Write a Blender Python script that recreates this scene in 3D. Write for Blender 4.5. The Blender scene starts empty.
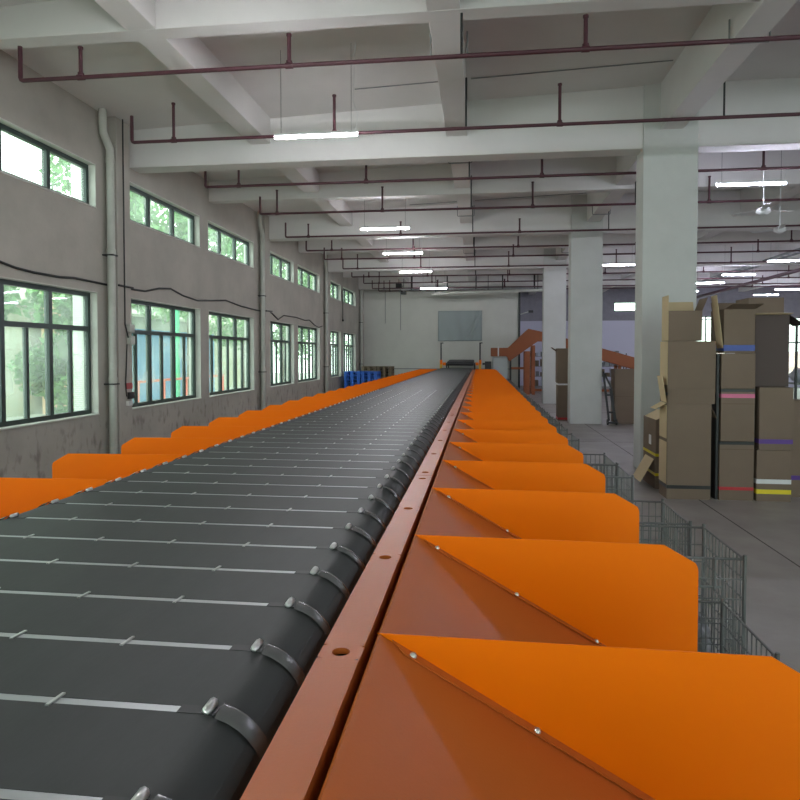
import bpy, math, random
from mathutils import Vector, Matrix, noise
random.seed(7)
S = bpy.context.scene
C = S.collection

# ------------------------------------------------------------------ camera, world, exposure
cam = bpy.data.cameras.new('camera'); co = bpy.data.objects.new('camera', cam); C.objects.link(co)
co.location = (0, 0, 1.65)
co.rotation_euler = (math.radians(90 - 1.64), 0, math.radians(7.06))
cam.sensor_width = 36; cam.lens = 650 / 800 * 36; cam.shift_y = -27 / 800
cam.clip_start = 0.02; cam.clip_end = 300
S.camera = co
S.view_settings.view_transform = 'Standard'; S.view_settings.look = 'None'
S.view_settings.gamma = 1; S.view_settings.use_curve_mapping = False
S.view_settings.exposure = 0.6
w = bpy.data.worlds.new('overcast_sky'); S.world = w; w.use_nodes = True
bg = w.node_tree.nodes['Background']; bg.inputs[0].default_value = (1.0, 0.985, 1.0, 1); bg.inputs[1].default_value = 3.5
TUBE = 125.0

# ------------------------------------------------------------------ materials
def mat(name, col, rough=0.6, metal=0.0, spec=0.5, col2=None, scale=3.0, detail=4, bump=0.0, bscale=60, lo=.35, hi=.7, emit=0, stretch=None, coat=0, trans=0):
    m = bpy.data.materials.new(name); m.use_nodes = True; nt = m.node_tree; n = nt.nodes; l = nt.links
    b = n['Principled BSDF']
    b.inputs['Base Color'].default_value = (*col, 1); b.inputs['Roughness'].default_value = rough
    b.inputs['Metallic'].default_value = metal; b.inputs['Specular IOR Level'].default_value = spec
    b.inputs['Coat Weight'].default_value = coat
    tc = n.new('ShaderNodeTexCoord'); src = tc.outputs['Object']
    if stretch:
        mp = n.new('ShaderNodeMapping'); mp.inputs['Scale'].default_value = stretch; l.new(src, mp.inputs[0]); src = mp.outputs[0]
    if col2:
        t = n.new('ShaderNodeTexNoise'); t.inputs['Scale'].default_value = scale; t.inputs['Detail'].default_value = detail; t.inputs['Roughness'].default_value = .62
        l.new(src, t.inputs['Vector'])
        r = n.new('ShaderNodeValToRGB'); r.color_ramp.elements[0].position = lo; r.color_ramp.elements[1].position = hi
        r.color_ramp.elements[0].color = (*col, 1); r.color_ramp.elements[1].color = (*col2, 1)
        l.new(t.outputs['Fac'], r.inputs[0]); l.new(r.outputs[0], b.inputs['Base Color'])
    if bump:
        t2 = n.new('ShaderNodeTexNoise'); t2.inputs['Scale'].default_value = bscale; l.new(src, t2.inputs['Vector'])
        bp = n.new('ShaderNodeBump'); bp.inputs['Strength'].default_value = bump; bp.inputs['Distance'].default_value = .01
        l.new(t2.outputs['Fac'], bp.inputs['Height']); l.new(bp.outputs[0], b.inputs['Normal'])
    if emit:
        b.inputs['Emission Color'].default_value = (0.94, 0.945, 1.0, 1); b.inputs['Emission Strength'].default_value = emit
    return m

def wall_mat():
    m = mat('aged_plaster', (.46, .435, .39), .85, col2=(.37, .35, .312), scale=1.1, detail=8, bump=.12, bscale=25, spec=.25)
    nt = m.node_tree; n = nt.nodes; l = nt.links; b = n['Principled BSDF']
    base = b.inputs['Base Color'].links[0].from_socket
    tc = n.new('ShaderNodeTexCoord'); sp = n.new('ShaderNodeSeparateXYZ'); l.new(tc.outputs['Object'], sp.inputs[0])
    # peeled and damp-stained patches with a shape of their own low on the wall
    mp = n.new('ShaderNodeMapping'); mp.inputs['Scale'].default_value = (1, 6, 3.2); l.new(tc.outputs['Object'], mp.inputs[0])
    t = n.new('ShaderNodeTexNoise'); t.inputs['Scale'].default_value = 1.3; t.inputs['Detail'].default_value = 7; l.new(mp.outputs[0], t.inputs['Vector'])
    r = n.new('ShaderNodeValToRGB'); r.color_ramp.elements[0].position = .53; r.color_ramp.elements[1].position = .68
    l.new(t.outputs['Fac'], r.inputs[0])
    mr = n.new('ShaderNodeMapRange'); mr.inputs[1].default_value = .85; mr.inputs[2].default_value = .6; mr.inputs[3].default_value = 0; mr.inputs[4].default_value = .55
    l.new(sp.outputs['Z'], mr.inputs[0])
    mu = n.new('ShaderNodeMath'); mu.operation = 'MULTIPLY'; l.new(r.outputs[0], mu.inputs[0]); l.new(mr.outputs[0], mu.inputs[1])
    mx = n.new('ShaderNodeMix'); mx.data_type = 'RGBA'; l.new(mu.outputs[0], mx.inputs['Factor']); l.new(base, mx.inputs['A']); mx.inputs['B'].default_value = (.13, .115, .10, 1)
    l.new(mx.outputs['Result'], b.inputs['Base Color'])
    return m

def glass_mat():
    m = bpy.data.materials.new('dusty_green_glass'); m.use_nodes = True; n = m.node_tree.nodes; l = m.node_tree.links
    n.clear(); out = n.new('ShaderNodeOutputMaterial')
    tr = n.new('ShaderNodeBsdfTransparent'); tr.inputs[0].default_value = (.70, .93, .80, 1)
    gl = n.new('ShaderNodeBsdfGlossy'); gl.inputs['Roughness'].default_value = .03
    tl = n.new('ShaderNodeBsdfTranslucent'); tl.inputs[0].default_value = (.70, .92, .80, 1)
    t = n.new('ShaderNodeTexNoise'); t.inputs['Scale'].default_value = 1.6; t.inputs['Detail'].default_value = 6
    tc = n.new('ShaderNodeTexCoord'); l.new(tc.outputs['Object'], t.inputs['Vector'])
    mr = n.new('ShaderNodeMapRange'); mr.inputs[1].default_value = .3; mr.inputs[2].default_value = .75; mr.inputs[3].default_value = .10; mr.inputs[4].default_value = .32
    l.new(t.outputs['Fac'], mr.inputs[0])
    m1 = n.new('ShaderNodeMixShader'); l.new(mr.outputs[0], m1.inputs[0]); l.new(tr.outputs[0], m1.inputs[1]); l.new(tl.outputs[0], m1.inputs[2])
    fr = n.new('ShaderNodeLayerWeight'); fr.inputs[0].default_value = .5
    pw = n.new('ShaderNodeMath'); pw.operation = 'POWER'; pw.inputs[1].default_value = 5; l.new(fr.outputs['Facing'], pw.inputs[0])
    ad = n.new('ShaderNodeMath'); ad.operation = 'MULTIPLY_ADD'; ad.inputs[1].default_value = .6; ad.inputs[2].default_value = .05; l.new(pw.outputs[0], ad.inputs[0])
    m2 = n.new('ShaderNodeMixShader'); l.new(ad.outputs[0], m2.inputs[0]); l.new(m1.outputs[0], m2.inputs[1]); l.new(gl.outputs[0], m2.inputs[2])
    l.new(m2.outputs[0], out.inputs[0]); return m

def tile_mat():
    m = bpy.data.materials.new('white_wall_tile'); m.use_nodes = True; n = m.node_tree.nodes; l = m.node_tree.links
    b = n['Principled BSDF']; tc = n.new('ShaderNodeTexCoord')
    mp = n.new('ShaderNodeMapping'); mp.inputs['Rotation'].default_value = (math.radians(90), 0, 0)
    l.new(tc.outputs['Object'], mp.inputs[0])
    br = n.new('ShaderNodeTexBrick'); br.inputs['Scale'].default_value = 8; br.inputs['Mortar Size'].default_value = .02
    br.inputs['Color1'].default_value = (.8, .8, .76, 1); br.inputs['Color2'].default_value = (.72, .74, .7, 1); br.inputs['Mortar'].default_value = (.4, .42, .4, 1)
    l.new(mp.outputs[0], br.inputs[0]); l.new(br.outputs[0], b.inputs['Base Color']); return m

def floor_mat():
    m = mat('worn_concrete', (.235, .212, .198), .5, col2=(.34, .31, .29), scale=1.3, detail=9, lo=.3, hi=.72, bump=.06, bscale=14, spec=.4)
    nt = m.node_tree; n = nt.nodes; l = nt.links; b = n['Principled BSDF']
    t = n.new('ShaderNodeTexNoise'); t.inputs['Scale'].default_value = 2.2; t.inputs['Detail'].default_value = 6
    tc = n.new('ShaderNodeTexCoord'); l.new(tc.outputs['Object'], t.inputs['Vector'])
    mr = n.new('ShaderNodeMapRange'); mr.inputs[3].default_value = .3; mr.inputs[4].default_value = .62; l.new(t.outputs['Fac'], mr.inputs[0]); l.new(mr.outputs[0], b.inputs['Roughness'])
    return m

M = {}
M['wall'] = wall_mat()
M['endwall'] = mat('pale_plaster', (.60, .60, .55), .85, col2=(.53, .53, .485), scale=.7, detail=6, bump=.05, bscale=20, spec=.25)
M['lavwall'] = mat('lavender_painted_wall', (.62, .61, .74), .8, spec=.3)
M['bandwall'] = mat('grey_brick_band', (.30, .29, .34), .8, col2=(.25, .24, .28), scale=4)
M['ceil'] = mat('grey_painted_concrete', (.70, .68, .665), .8, col2=(.64, .62, .61), scale=.8, detail=6, bump=.04, bscale=12, spec=.25)
M['pillar'] = mat('pillar_paint', (.58, .585, .565), .7, col2=(.51, .515, .495), scale=1.2, detail=8, bump=.06, bscale=18, spec=.3)
M['reveal'] = mat('white_reveal', (.62, .62, .58), .7, col2=(.54, .54, .50), scale=4, spec=.3)
M['floor'] = floor_mat()
M['joint'] = mat('floor_joint', (.06, .05, .05), .9)
M['frame'] = mat('dark_green_window_frame', (.022, .04, .036), .4)
M['glass'] = glass_mat()
M['rail'] = mat('brown_orange_coat', (.41, .098, .017), .40, col2=(.45, .108, .018), scale=2, bump=.03, bscale=160, spec=.3)  # browner, darker orange than the fins
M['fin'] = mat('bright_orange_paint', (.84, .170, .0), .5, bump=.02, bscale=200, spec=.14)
M['oxide'] = mat('red_brown_steel_paint', (.25, .062, .010), .5)
M['darkcard'] = mat('dark_brown_cardboard', (.085, .062, .055), .8)
M['belt'] = mat('black_rubber_belt', (.020, .0215, .0215), .5, col2=(.036, .0385, .038), scale=2.5, detail=7, lo=.35, hi=.65, stretch=(1, .25, 1), bump=.03, bscale=90, spec=.25)
M['beltedge'] = M['belt']
M['strip'] = mat('brushed_aluminium_strip', (.42, .43, .44), .35, metal=.7)
M['steel'] = mat('bright_steel', (.60, .60, .59), .3, metal=.85)
M['clear'] = mat('smoky_plastic', (.09, .09, .09), .22, spec=.7)
M['black'] = mat('black_plastic', (.015, .015, .016), .5)
M['under'] = mat('dark_underframe', (.03, .03, .032), .6)
M['pipe'] = mat('maroon_pipe_paint', (.065, .016, .025), .5)
M['pvc'] = mat('pale_drain_pipe', (.48, .49, .44), .45, col2=(.40, .41, .37), scale=5)
M['conduit'] = mat('grey_conduit', (.22, .23, .23), .5)
M['cable'] = mat('black_cable', (.012, .014, .014), .5)
M['wire'] = mat('galvanised_wire', (.17, .175, .175), .4, metal=.6)
M['card'] = mat('brown_cardboard', (.20, .148, .110), .8, col2=(.178, .132, .098), scale=1.5, detail=3, spec=.2)
M['card_inner_or_lit'] = mat('cardboard_inner_or_lit_side', (.60, .47, .30), .85, col2=(.55, .43, .27), scale=2, spec=.2)  # inner flap faces; also paints window light on left box sides
M['tube'] = mat('fluorescent_tube', (1, 1, 1), .5, emit=TUBE)
M['white'] = mat('white_enamel', (.62, .62, .62), .4)
M['seam'] = mat('carton_seam', (.12, .078, .045), .8)
for nm, c in dict(blue=(.012, .045, .30), pink=(.62, .13, .26), red=(.48, .02, .03), purple=(.09, .03, .25), yellow=(.72, .58, .02), whitet=(.7, .7, .7), blackt=(.012, .012, .014)).items():
    M[nm] = mat(nm + '_tape', c, .35)
M['tarp'] = mat('grey_tarpaulin', (.30, .345, .34), .5, spec=.35)
M['pal'] = mat('blue_pallet_plastic', (.02, .12, .55), .45)
M['wood'] = mat('pallet_wood', (.20, .15, .10), .8, col2=(.12, .085, .055), scale=6)
M['leaf'] = mat('leaf_green', (.08, .24, .06), .6, col2=(.17, .34, .09), scale=2.5)
M['bark'] = mat('bark', (.10, .075, .05), .9)
M['tile'] = tile_mat()
M['shed'] = mat('faded_shed_sheet', (.32, .36, .26), .7, col2=(.38, .36, .26), scale=3, stretch=(1, 9, .3))
M['peach'] = mat('peach_plaster', (.62, .40, .24), .8)
M['tarpb'] = mat('blue_tarp', (.05, .22, .42), .6)
M['railr'] = mat('coral_paint', (.75, .12, .07), .5)
M['greenp'] = mat('green_paint', (.02, .45, .22), .5)
M['ground'] = mat('outdoor_concrete', (.42, .42, .38), .9, col2=(.34, .34, .30), scale=1)
M['bag'] = mat('grey_plastic_bag', (.20, .20, .22), .4, col2=(.10, .10, .11), scale=12)
M['pbag'] = mat('pale_plastic_wrap', (.55, .58, .68), .35)
M['cab'] = mat('pale_grey_cabinet', (.40, .44, .44), .5)
M['yellowp'] = mat('yellow_post', (.75, .42, .02), .5)
M['redsign'] = mat('red_sign', (.35, .05, .05), .5)
M['brick'] = mat('salmon_brick', (.62, .30, .24), .8, col2=(.7, .55, .48), scale=2)

# ------------------------------------------------------------------ mesh builder (world coordinates)
ORG = {}
def org(o):
    return ORG.get(o.name, Vector((0, 0, 0))) if o else Vector((0, 0, 0))
def tag(o, label=None, cat=None, group=None, kind=None):
    if label: o['label'] = label
    if cat: o['category'] = cat
    if group: o['group'] = group
    if kind: o['kind'] = kind
    return o
def empty(name, loc, label=None, cat=None, group=None, kind=None):
    o = bpy.data.objects.new(name, None); C.objects.link(o); o.location = loc; o.empty_display_size = .1
    ORG[o.name] = Vector(loc); return tag(o, label, cat, group, kind)
def sheet(x0, x1, y0, y1, z0, z1):      # a thin glass sheet
    mb = MB()
    if abs(x1 - x0) < .02: return mb.add([(x0, y0, z0), (x0, y1, z0), (x0, y1, z1), (x0, y0, z1)], [(0, 1, 2, 3)])
    return mb.add([(x0, y0, z0), (x1, y0, z0), (x1, y0, z1), (x0, y0, z1)], [(0, 1, 2, 3)])
class MB:
    def __init__(s): s.v = []; s.f = []; s.sm = []
    def add(s, vs, fs, smooth=False):
        b = len(s.v); s.v += [tuple(v) for v in vs]
        for f in fs: s.f.append(tuple(b + i for i in f)); s.sm.append(smooth)
        return s
    def box(s, x0, x1, y0, y1, z0, z1, m=None):
        vs = [Vector((x, y, z)) for z in (z0, z1) for y in (y0, y1) for x in (x0, x1)]
        if m: vs = [m @ v for v in vs]
        return s.add(vs, [(0, 2, 3, 1), (4, 5, 7, 6), (0, 1, 5, 4), (2, 6, 7, 3), (0, 4, 6, 2), (1, 3, 7, 5)])
    def bar(s, a, b, w, h=None, up=(0, 0, 1)):
        a = Vector(a); b = Vector(b); h = h or w; d = b - a; L = d.length; d.normalize()
        upv = Vector(up)
        if abs(d.dot(upv)) > .95: upv = Vector((0, 1, 0))
        x = d.cross(upv).normalized(); u = x.cross(d)
        vs = [p + x * (i * w / 2) + u * (j * h / 2) for p in (a, b) for j in (-1, 1) for i in (-1, 1)]
        return s.add(vs, [(0, 2, 3, 1), (4, 5, 7, 6), (0, 1, 5, 4), (2, 6, 7, 3), (0, 4, 6, 2), (1, 3, 7, 5)])
    def tube(s, pts, r, n=8, cap=True):
        pts = [Vector(p) for p in pts]; rings = []; prev = None
        for i, p in enumerate(pts):
            d = ((pts[min(i + 1, len(pts) - 1)] - p).normalized() + (p - pts[max(i - 1, 0)]).normalized()).normalized()
            if prev is None:
                a = Vector((0, 0, 1)) if abs(d.z) < .9 else Vector((1, 0, 0))
            else: a = prev
            x = (a - d * a.dot(d)).normalized(); prev = x; y = d.cross(x)
            rr = r[i] if isinstance(r, (list, tuple)) else r
            rings.append([p + x * (rr * math.cos(t * 2 * math.pi / n)) + y * (rr * math.sin(t * 2 * math.pi / n)) for t in range(n)])
        vs = [v for g in rings for v in g]; fs = []
        for i in range(len(pts) - 1):
            for k in range(n): fs.append((i * n + k, i * n + (k + 1) % n, (i + 1) * n + (k + 1) % n, (i + 1) * n + k))
        s.add(vs, fs, True)
        if cap:
            s.add(rings[0], [tuple(range(n))[::-1]]); s.add(rings[-1], [tuple(range(n))])
        return s
    def prism(s, poly, ext):      # polygon points (3D) extruded by a vector
        n = len(poly); e = Vector(ext); p = [Vector(q) for q in poly]
        return s.add(p + [q + e for q in p], [tuple(range(n))[::-1], tuple(range(n, 2 * n))] + [(i, (i + 1) % n, n + (i + 1) % n, n + i) for i in range(n)])
    def build(s, name, m, parent=None, bevel=0, **t):
        me = bpy.data.meshes.new(name); O = org(parent)
        me.from_pydata([tuple(Vector(v) - O) for v in s.v], [], s.f); me.update()
        me.polygons.foreach_set('use_smooth', s.sm)
        import bmesh
        bm = bmesh.new(); bm.from_mesh(me); bmesh.ops.recalc_face_normals(bm, faces=bm.faces); bm.to_mesh(me); bm.free()
        me.materials.append(M[m] if isinstance(m, str) else m)
        o = bpy.data.objects.new(name, me); C.objects.link(o); o.parent = parent; ORG[o.name] = O
        if bevel:
            md = o.modifiers.new('bevel', 'BEVEL'); md.width = bevel; md.segments = 2; md.limit_method = 'ANGLE'
        return tag(o, **t)
def struct(mb, name, m, **k): return mb.build(name, m, kind='structure', **k)
def copy_tree(o, parent=None, loc=None):
    c = o.copy(); C.objects.link(c); c.parent = parent
    if loc is not None: c.location = loc
    for ch in list(o.children): copy_tree(ch, c)
    return c
def part_at(mb, name, m, parent, **t):   # mesh whose own origin coincides with its parent's
    return mb.build(name, m, parent, **t)

# ------------------------------------------------------------------ room shell
WX = -5.4; Y0, Y1 = -6.0, 34.8; XR = 22.0; SL = 5.41
def SZ(x): return min(5.41, 5.31 + .0388 * x)      # underside of the gently pitched roof slab
struct(MB().box(WX - .24, XR + .24, Y0 - .24, Y1 + .24, -.2, 0), 'floor', 'floor')
mb = MB()
mb.box(2.46, 2.472, Y0, Y1, 0, .0015); 
for y in (2.6, 12.6, 18.9, 25.2): mb.box(WX, XR, y, y + .012, 0, .0015)
mb.box(9.3, 9.312, Y0, Y1, 0, .0015)
fj = struct(mb, 'floor_joint', 'joint')
struct(MB().prism([(WX - .24, Y0 - .24, SZ(WX - .24)), (2.58, Y0 - .24, 5.41), (XR + .24, Y0 - .24, 5.41), (XR + .24, Y0 - .24, 5.8), (WX - .24, Y0 - .24, 5.8)], (0, Y1 - Y0 + .48, 0)), 'ceiling', 'ceil')

spans = [(-3.35, -.73), (-.35, 2.25), (3.05, 5.67), (6.05, 8.65), (9.45, 12.07), (12.45, 15.07), (15.95, 18.45), (18.85, 21.5), (22.55, 24.87), (25.3, 27.85)]
ZL = (.79, 2.535); ZU = (3.705, 4.33)
mb = MB(); prev = Y0 - .24
for a, b in spans:
    mb.box(WX - .24, WX, prev, a, 0, SL)
    for z0, z1 in ((0, ZL[0]), (ZL[1], ZU[0]), (ZU[1], SL)): mb.box(WX - .24, WX, a, b, z0, z1)
    prev = b
mb.box(WX - .24, WX, prev, 29.5, 0, SL)
struct(mb, 'wall_left', 'wall')

wn = 0
def window(a, b, z0, z1, lower):
    global wn; wn += 1
    e = empty('window_%d' % wn, (WX - .1, a, z0), kind='structure')
    t = .012
    rv = MB()
    rv.box(WX - .235, WX + .004, b - t, b, z0, z1).box(WX - .235, WX + .004, a, a + t, z0, z1)
    rv.box(WX - .235, WX + .004, a + t, b - t, z1 - t, z1).box(WX - .235, WX + .02, a + t, b - t, z0, z0 + t * 1.5)
    rv.build('window_reveal', 'reveal', e)
    a += t; b -= t; z0 += t * 1.5; z1 -= t
    xf0, xf1 = WX - .17, WX - .10; w_ = .058
    fr = MB()
    fr.box(xf0, xf1, a, a + w_, z0, z1).box(xf0, xf1, b - w_, b, z0, z1)
    fr.box(xf0, xf1, a + w_, b - w_, z0, z0 + w_).box(xf0, xf1, a + w_, b - w_, z1 - w_, z1)
    zt = z0 + (z1 - z0) * .70
    L = (b - a) / 3
    ms = [a + L, a + 2 * L]
    zl = zt if lower else z0
    for m_ in ms: fr.box(xf0, xf1, m_ - w_ * .6, m_ + w_ * .6, z0 + w_, z1 - w_)
    if lower: fr.box(xf0 - .005, xf1 + .005, a + w_, b - w_, zt - .03, zt + .035)
    fr.build('window_frame', 'frame', e)
    if lower:
        sh = MB()
        for k in range(3):
            c = a + (k + .5) * L
            sh.box(xf0 + .01, xf1 - .01, c - .024, c + .024, z0 + w_, zt - .03)
        sh.build('window_sash', 'frame', e)
    sheet(WX - .138, WX - .134, a + w_, b - w_, z0 + w_, z1 - w_).build('window_pane', 'glass', e)
    # daylight portal in the opening
    ld = bpy.data.lights.new('portal', 'AREA'); ld.shape = 'RECTANGLE'; ld.size = z1 - z0; ld.size_y = b - a; ld.cycles.is_portal = True
    lo = bpy.data.objects.new('daylight_portal', ld); C.objects.link(lo); lo.location = (WX - .22, (a + b) / 2, (z0 + z1) / 2); lo.rotation_euler = (0, math.radians(-90), 0)
for a, b in spans:
    window(a, b, *ZL, True); window(a, b, *ZU, False)

# pilasters and drain pipes on the left wall
for i, yp in enumerate((-3.85, 2.55, 8.95, 15.53, 22.17, 28.8)):
    struct(MB().box(WX, WX + .14, yp, yp + .36, 0, SZ(WX)), 'pilaster', 'wall', bevel=.008)
for i, yp in enumerate((8.95, 15.53, 22.17, 28.8)):
    yy = yp - .10; x = WX + .1
    e = empty('drain_pipe', (x, yy, 0), ['pale drain pipe on the pilaster nearest the camera, its top bending sideways',
        'second pale drain pipe along the window wall, between the second and third pairs of windows',
        'third pale drain pipe along the window wall, before the last pair of windows',
        'farthest pale drain pipe, in the corner next to the back wall'][i], 'pipe', 'drain pipes on the window wall')
    MB().tube([(x, yy, 0), (x, yy, 4.52)] if i == 3 else [(x, yy, .0), (x, yy, 4.52), (x, yy + .0, 4.6), (x, yy - .16, 4.78), (x, yy - .17, 4.84), (x, yy - .17, SZ(x))], .055, 12).build('pipe', 'pvc', e)
    for z in (1.25, 3.1, 4.4): MB().tube([(x, yy, z), (x, yy, z + .07)], .062, 12).build('pipe_coupling', 'pvc', e)
    for z in (1.24, 3.1): MB().box(WX + .001, x + .066, yy - .068, yy + .068, z - .03, z - .01).build('pipe_bracket', 'cable', e)

# end walls (stepped), right side, back
struct(MB().box(WX - .24, 1.72, 29.3, 29.54, 0, SL), 'wall_back', 'endwall')
struct(MB().box(1.48, 1.72, 29.54, Y1, 0, SL), 'wall_recess', 'endwall')
mb = MB()
def wall_open(mb, x0, x1, y0, y1, z0, z1, opens):
    xs = x0
    for a, b, c, d in opens:
        mb.box(xs, a, y0, y1, z0, z1); mb.box(a, b, y0, y1, z0, c); mb.box(a, b, y0, y1, d, z1); xs = b
    mb.box(xs, x1, y0, y1, z0, z1)
fo = [(6.84, 8.9, 3.86, 4.36), (10.4, 12.4, .5, 3.6), (14.9, 17.4, .5, 3.5)]
wall_open(mb, 1.72, XR + .24, Y1, Y1 + .24, 0, SL, fo); struct(mb, 'wall_far_back', 'lavwall')
mb = MB()
wall_open(mb, 1.72, XR, Y1 - .03, Y1, 3.4, SL, [(6.84, 8.9, 3.86, 4.36), (10.4, 12.4, 3.45, 3.6), (14.9, 17.4, 3.42, 3.5)])
struct(mb, 'trim_far_back', 'bandwall')
for k, (a, b, c, d) in enumerate(fo):
    wn += 1
    e = empty('window_%d' % wn, (a, Y1 + .1, c), kind='structure')
    fr = MB(); wv = .05
    fr.box(a, a + wv, Y1 + .08, Y1 + .14, c, d).box(b - wv, b, Y1 + .08, Y1 + .14, c, d).box(a + wv, b - wv, Y1 + .08, Y1 + .14, c, c + wv).box(a + wv, b - wv, Y1 + .08, Y1 + .14, d - wv, d)
    if k:
        fr.box((a + b) / 2 - .03, (a + b) / 2 + .03, Y1 + .08, Y1 + .14, c + wv, d - wv)
        fr.box(a + wv, b - wv, Y1 + .08, Y1 + .14, 2.2, 2.28)
    fr.build('window_frame', 'frame', e)
    sheet(a + wv, b - wv, Y1 + .11, Y1 + .114, c + wv, d - wv).build('window_pane', 'glass', e)
# right wall and rear wall, with openings that let the daylight in
mb = MB(); ro = [(y_, y_ + 2.6, .8, 2.6) for y_ in (-4, .5, 5, 9.5, 14, 18.5, 23, 27.5)]
ys = Y0 - .24
for a, b, c, d in ro:
    mb.box(XR, XR + .24, ys, a, 0, SL); mb.box(XR, XR + .24, a, b, 0, c); mb.box(XR, XR + .24, a, b, d, SL); ys = b
mb.box(XR, XR + .24, ys, Y1, 0, SL); struct(mb, 'wall_right', 'lavwall')
mb = MB(); rr = [(-4.2, -1.2, .8, 4.2), (0, 4, .8, 4.2), (6, 10, .8, 4.2), (12, 16, .8, 4.2)]
wall_open(mb, WX, XR, Y0 - .24, Y0, 0, SL, rr); struct(mb, 'wall_front', 'endwall')
for a, b, c, d in rr:
    wn += 1; e = empty('window_%d' % wn, (a, Y0, c), kind='structure')
    fr = MB()
    for k in range(5):
        xx = a + .03 + (b - a - .06) * k / 4; fr.box(xx - .03, xx + .03, Y0 - .15, Y0 - .09, c, d)
    fr.box(a, b, Y0 - .15, Y0 - .09, c, c + .06).box(a, b, Y0 - .15, Y0 - .09, d - .06, d).box(a, b, Y0 - .15, Y0 - .09, 2.6, 2.66)
    fr.build('window_frame', 'frame', e)
    sheet(a, b, Y0 - .122, Y0 - .118, c + .06, d - .06).build('window_pane', 'glass', e)
    ld = bpy.data.lights.new('portal', 'AREA'); ld.shape = 'RECTANGLE'; ld.size = b - a; ld.size_y = d - c; ld.cycles.is_portal = True
    lo = bpy.data.objects.new('daylight_portal', ld); C.objects.link(lo); lo.location = ((a + b) / 2, Y0 - .2, (c + d) / 2); lo.rotation_euler = (math.radians(90), 0, 0)

# pillars
PY = (-3.16, 3.17, 9.5, 15.8, 22.15, 28.5)
for i, yp in enumerate(PY):
    for j, xp in enumerate((2.2 if yp < 9 else 2.245 if yp < 12 else 2.11 if yp < 20 else 2.08,)):
        if yp < 4 or yp > 26: continue
        struct(MB().box(xp, xp + .735, yp, yp + .42, 0, SL), 'pillar', 'pillar', bevel=.012)
# beams: long ones along Y and cross ones along X
for x0, zb in ((-3.44, 4.81), (-.50, 4.81), (2.47, 4.77), (5.9, 4.81), (9.45, 4.77), (12.9, 4.81), (16.4, 4.77), (19.6, 4.81)):
    struct(MB().box(x0, x0 + .30, Y0, Y1 - .03 if x0 > 1.5 else 29.3, zb, SZ(x0 + .32) + .01), 'ceiling_beam', 'ceil', bevel=.008)
def cross(y0, y1, zb):
    struct(MB().prism([(WX, y0, zb), (XR, y0, zb), (XR, y0, 5.42), (2.58, y0, 5.42), (WX, y0, SZ(WX) + .01)], (0, y1 - y0, 0)), 'ceiling_beam', 'ceil', bevel=.008)
for yp in PY: cross(yp + .04, yp + .36, 4.53)
for yp, zb in ((-.06, 4.805), (6.06, 4.805), (12.5, 4.70), (18.95, 4.70), (25.3, 4.70)): cross(yp, yp + .21, zb)
# ------------------------------------------------------------------ sorting conveyor
BZ = 1.10; XL, XRt = -1.66, -.32; XC = (XL + XRt) / 2; YE = 26.6
sc = empty('sorting_conveyor', (XC, 0, 0), 'long belt sorter with black belt slats and orange divider fins along both sides', 'conveyor')
# slat cross-section: flat top, rounded shoulders
def profile(off=0.0, r=.10):
    pts = []
    cx = XRt - r
    for k in range(9):
        a = math.pi / 2 * (1 - k / 8); pts.append((cx + (r + off) * math.cos(a), BZ - r + (r + off) * math.sin(a)))
    pts.append((XRt + off, BZ - r - .06))
    left = [(2 * XC - x, z) for x, z in pts]
    return left[::-1] + pts
def ribbon(mb, prof, y0, y1, t=.006, smooth=True):
    n = len(prof); vs = []
    inner = []
    for i, (x, z) in enumerate(prof):
        nx, nz = (x - XC), (z - (BZ - .4)); 
        # inward offset by t along approximate normal
        a = prof[max(i - 1, 0)]; b = prof[min(i + 1, n - 1)]
        dx, dz = b[0] - a[0], b[1] - a[1]; L = math.hypot(dx, dz); inner.append((x + dz / L * t * 1 * -1 * -1 * (-1), z - dx / L * t))
    for pr in (prof, inner):
        for yv in (y0, y1): vs += [(x, yv, z) for x, z in pr]
    fs = []; ft = []
    for i in range(n - 1):
        ft.append((i, i + 1, n + i + 1, n + i)); fs.append((2 * n + i, 3 * n + i, 3 * n + i + 1, 2 * n + i + 1))
        fs.append((i, 2 * n + i, 2 * n + i + 1, i + 1)); fs.append((n + i, n + i + 1, 3 * n + i + 1, 3 * n + i))
    mb.add(vs[:2 * n], ft, True); mb.add(vs, fs, False); return mb
PITCH = .2125; YS = .949 - 5 * PITCH   # position of a joint
def wrap_clip(mb, y, side, w_=.028):
    r = .10; pts = []
    for k in range(0, 7):
        a = math.radians(77 - k * 11); ex = 0
        pts.append((XRt - r + ex + (r + .004) * math.cos(a), BZ - r + (r + .004) * math.sin(a)))
    if side < 0: pts = [(2 * XC - x, z) for x, z in pts]
    n = len(pts); vs = []
    for (x, z) in pts: vs += [(x, y - w_, z), (x, y - w_ * .6, z + .003), (x, y + w_ * .6, z + .003), (x, y + w_, z)]
    fs = []
    for i in range(n - 1):
        for k in range(3): fs.append((4 * i + k, 4 * i + k + 1, 4 * i + k + 5, 4 * i + k + 4))
    mb.add(vs, fs, True)
nsl = int((YE - .1 - YS) / PITCH)
rest = MB(); rest_strip = MB()
slat_me = None
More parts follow.
